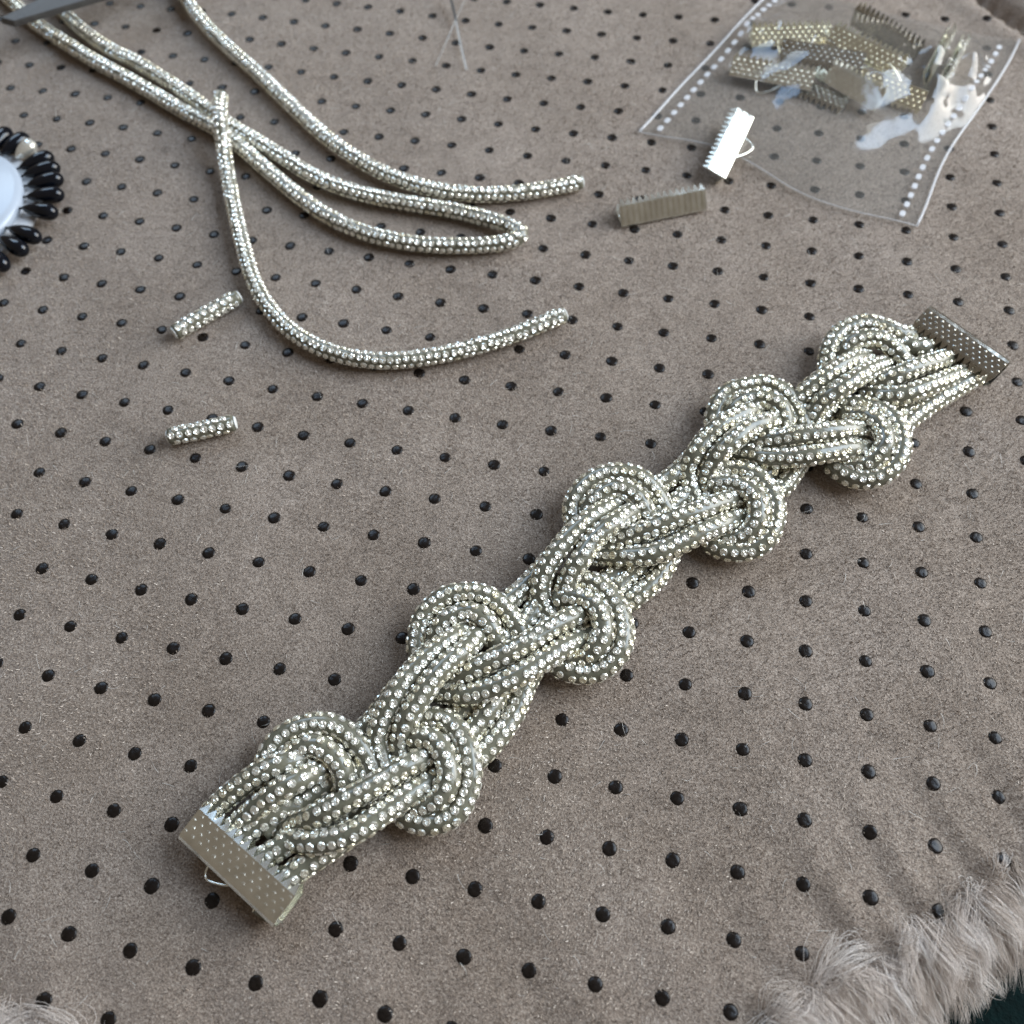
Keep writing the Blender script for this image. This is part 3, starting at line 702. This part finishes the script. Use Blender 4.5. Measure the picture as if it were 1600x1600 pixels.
def fur(n_clump, per):
    vis = [k for k in range(len(EDGE2)) if (EDGE2[k, 0] > 20 and EDGE2[k, 0] < 125) or (EDGE2[k, 0] < -75 and EDGE2[k, 0] > -150)]
    R_, D_, L_, LAY, CU, TI, CL = [], [], [], [], [], [], []
    for c in range(n_clump):
        k = random.choice(vis); o_ = random.uniform(-2.5, 11); nrm = np.array([*EN[k], 0]); tan = np.array([*ET[k], 0])
        ang = rng.normal(0, .45); base = EDGE2[k]+EN[k]*o_; hz = -max(0, o_+3)**2/13
        sl = min(1, max(0, o_+3)/8)
        d0 = nrm*(.35+.5*sl)+tan*math.sin(ang)*.7+np.array([0, 0, .75-.55*sl]); 
        if o_ < 1 and random.random() < .22: d0 = -nrm*.35+tan*rng.normal(0, .7)+np.array([0, 0, .75])
        ly = nrm*rng.uniform(.0, .5)+tan*rng.normal(-.1, .5)+np.array([0.1, -.45, -1.25])*rng.uniform(.7, 1.5)
        cu = rng.normal(0, 1.3, 3); L = rng.uniform(8, 13.5); ti = np.clip(rng.normal(.5, .3), 0, 1); head = len(R_)
        for s in range(per):
            q = rng.normal(0, 1.0, 2) if s else np.zeros(2)
            R_.append([base[0]+q[0], base[1]+q[1], hz-.3]); D_.append(d0+rng.normal(0, .2, 3)); L_.append(L*rng.uniform(.45, 1.1))
            LAY.append(ly+rng.normal(0, .15, 3)); CU.append(cu+rng.normal(0, .3, 3)); TI.append(ti+rng.normal(0, .09)); CL.append(head)
    R_ = np.array(R_); D_ = np.array(D_); D_ /= np.linalg.norm(D_, axis=1)[:, None]
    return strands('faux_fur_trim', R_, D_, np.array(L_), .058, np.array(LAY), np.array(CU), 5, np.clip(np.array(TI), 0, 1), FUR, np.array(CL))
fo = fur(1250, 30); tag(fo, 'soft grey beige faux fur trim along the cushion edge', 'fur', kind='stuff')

# stray lint lying on the velour and across the dots
nl = 900; xy = np.c_[rng.uniform(-230, 125, nl), rng.uniform(-110, 230, nl)]; ok = out_dist(xy) < -2; xy = xy[ok]; nl = len(xy)
rt = np.c_[xy, height(xy)+.25]; a = rng.uniform(0, 6.28, nl)
dr = np.c_[np.cos(a), np.sin(a), rng.uniform(.1, .5, nl)]; dr /= np.linalg.norm(dr, axis=1)[:, None]
lay = np.c_[rng.normal(0, .9, nl), rng.normal(0, .9, nl), np.full(nl, -.5)]
lo = strands('lint', rt, dr, rng.uniform(1.2, 4.2, nl), .045, lay, rng.normal(0, .8, (nl, 3)), 6, np.full(nl, .9), LINT)
tag(lo, 'fine pale lint fibres scattered over the taupe velour', 'lint', kind='stuff')

# short upright nap of the velour, thinned out around the dots
nn = 400000
u_ = rng.uniform(-130, 1730, nn*2); v_ = rng.uniform(-130, 1730, nn*2)
d_ = (u_-800)[:, None]/FPX*RGT+(v_-800)[:, None]/FPX*DWN+FWD; g_ = CAM+d_*(-CAM[2]/d_[:, 2])[:, None]
keep = rng.uniform(0, 1, nn*2) < np.clip((g_[:, 1]+180)/330, .25, 1); g_ = g_[keep][:nn, :2]
DP = np.array([p for _, _, p in dots]); cell = {}
for q in DP: cell.setdefault((int(q[0]//12), int(q[1]//12)), []).append(q)
near = np.full(len(g_), 1e9)
for q in DP:
    near_k = np.where((np.abs(g_[:, 0]-q[0]) < 2) & (np.abs(g_[:, 1]-q[1]) < 2))[0]
    near[near_k] = np.minimum(near[near_k], np.hypot(*(g_[near_k]-q).T))
g_ = g_[near > 1.34]
od_ = out_dist(g_); g_ = g_[od_ < 2]; od_ = od_[od_ < 2]; N_ = len(g_)
zz_ = np.concatenate([height(g_[i:i+20000], od_[i:i+20000]) for i in range(0, N_, 20000)])
a = rng.uniform(0, 6.28, N_); bx = np.sin(g_[:, 0]*.052+1.7*np.sin(g_[:, 1]*.031))+.6*np.sin(g_[:, 0]*.13-g_[:, 1]*.09+2); by = np.sin(g_[:, 1]*.047+1.4*np.sin(g_[:, 0]*.036+1))+.6*np.sin(g_[:, 1]*.12+g_[:, 0]*.07)
lean = np.c_[.2+.42*bx+rng.normal(0, .4, N_), -.15+.42*by+rng.normal(0, .4, N_), rng.uniform(.35, 1.0, N_)]
lean /= np.linalg.norm(lean, axis=1)[:, None]; ln_ = rng.uniform(.35, .8, N_)[:, None]; wd = rng.uniform(.05, .11, N_)[:, None]
sd = np.c_[np.cos(a), np.sin(a), np.zeros(N_)]*wd; b0 = np.c_[g_, zz_-.05]
V = np.stack([b0-sd, b0+sd, b0+lean*ln_+sd*.5, b0+lean*ln_-sd*.5], 1).reshape(-1, 3)
nap = put('velour_nap', fast_mesh('velour_nap', V, np.arange(N_*4).reshape(-1, 4), NAP, False), cushion); tag(nap, kind='stuff')
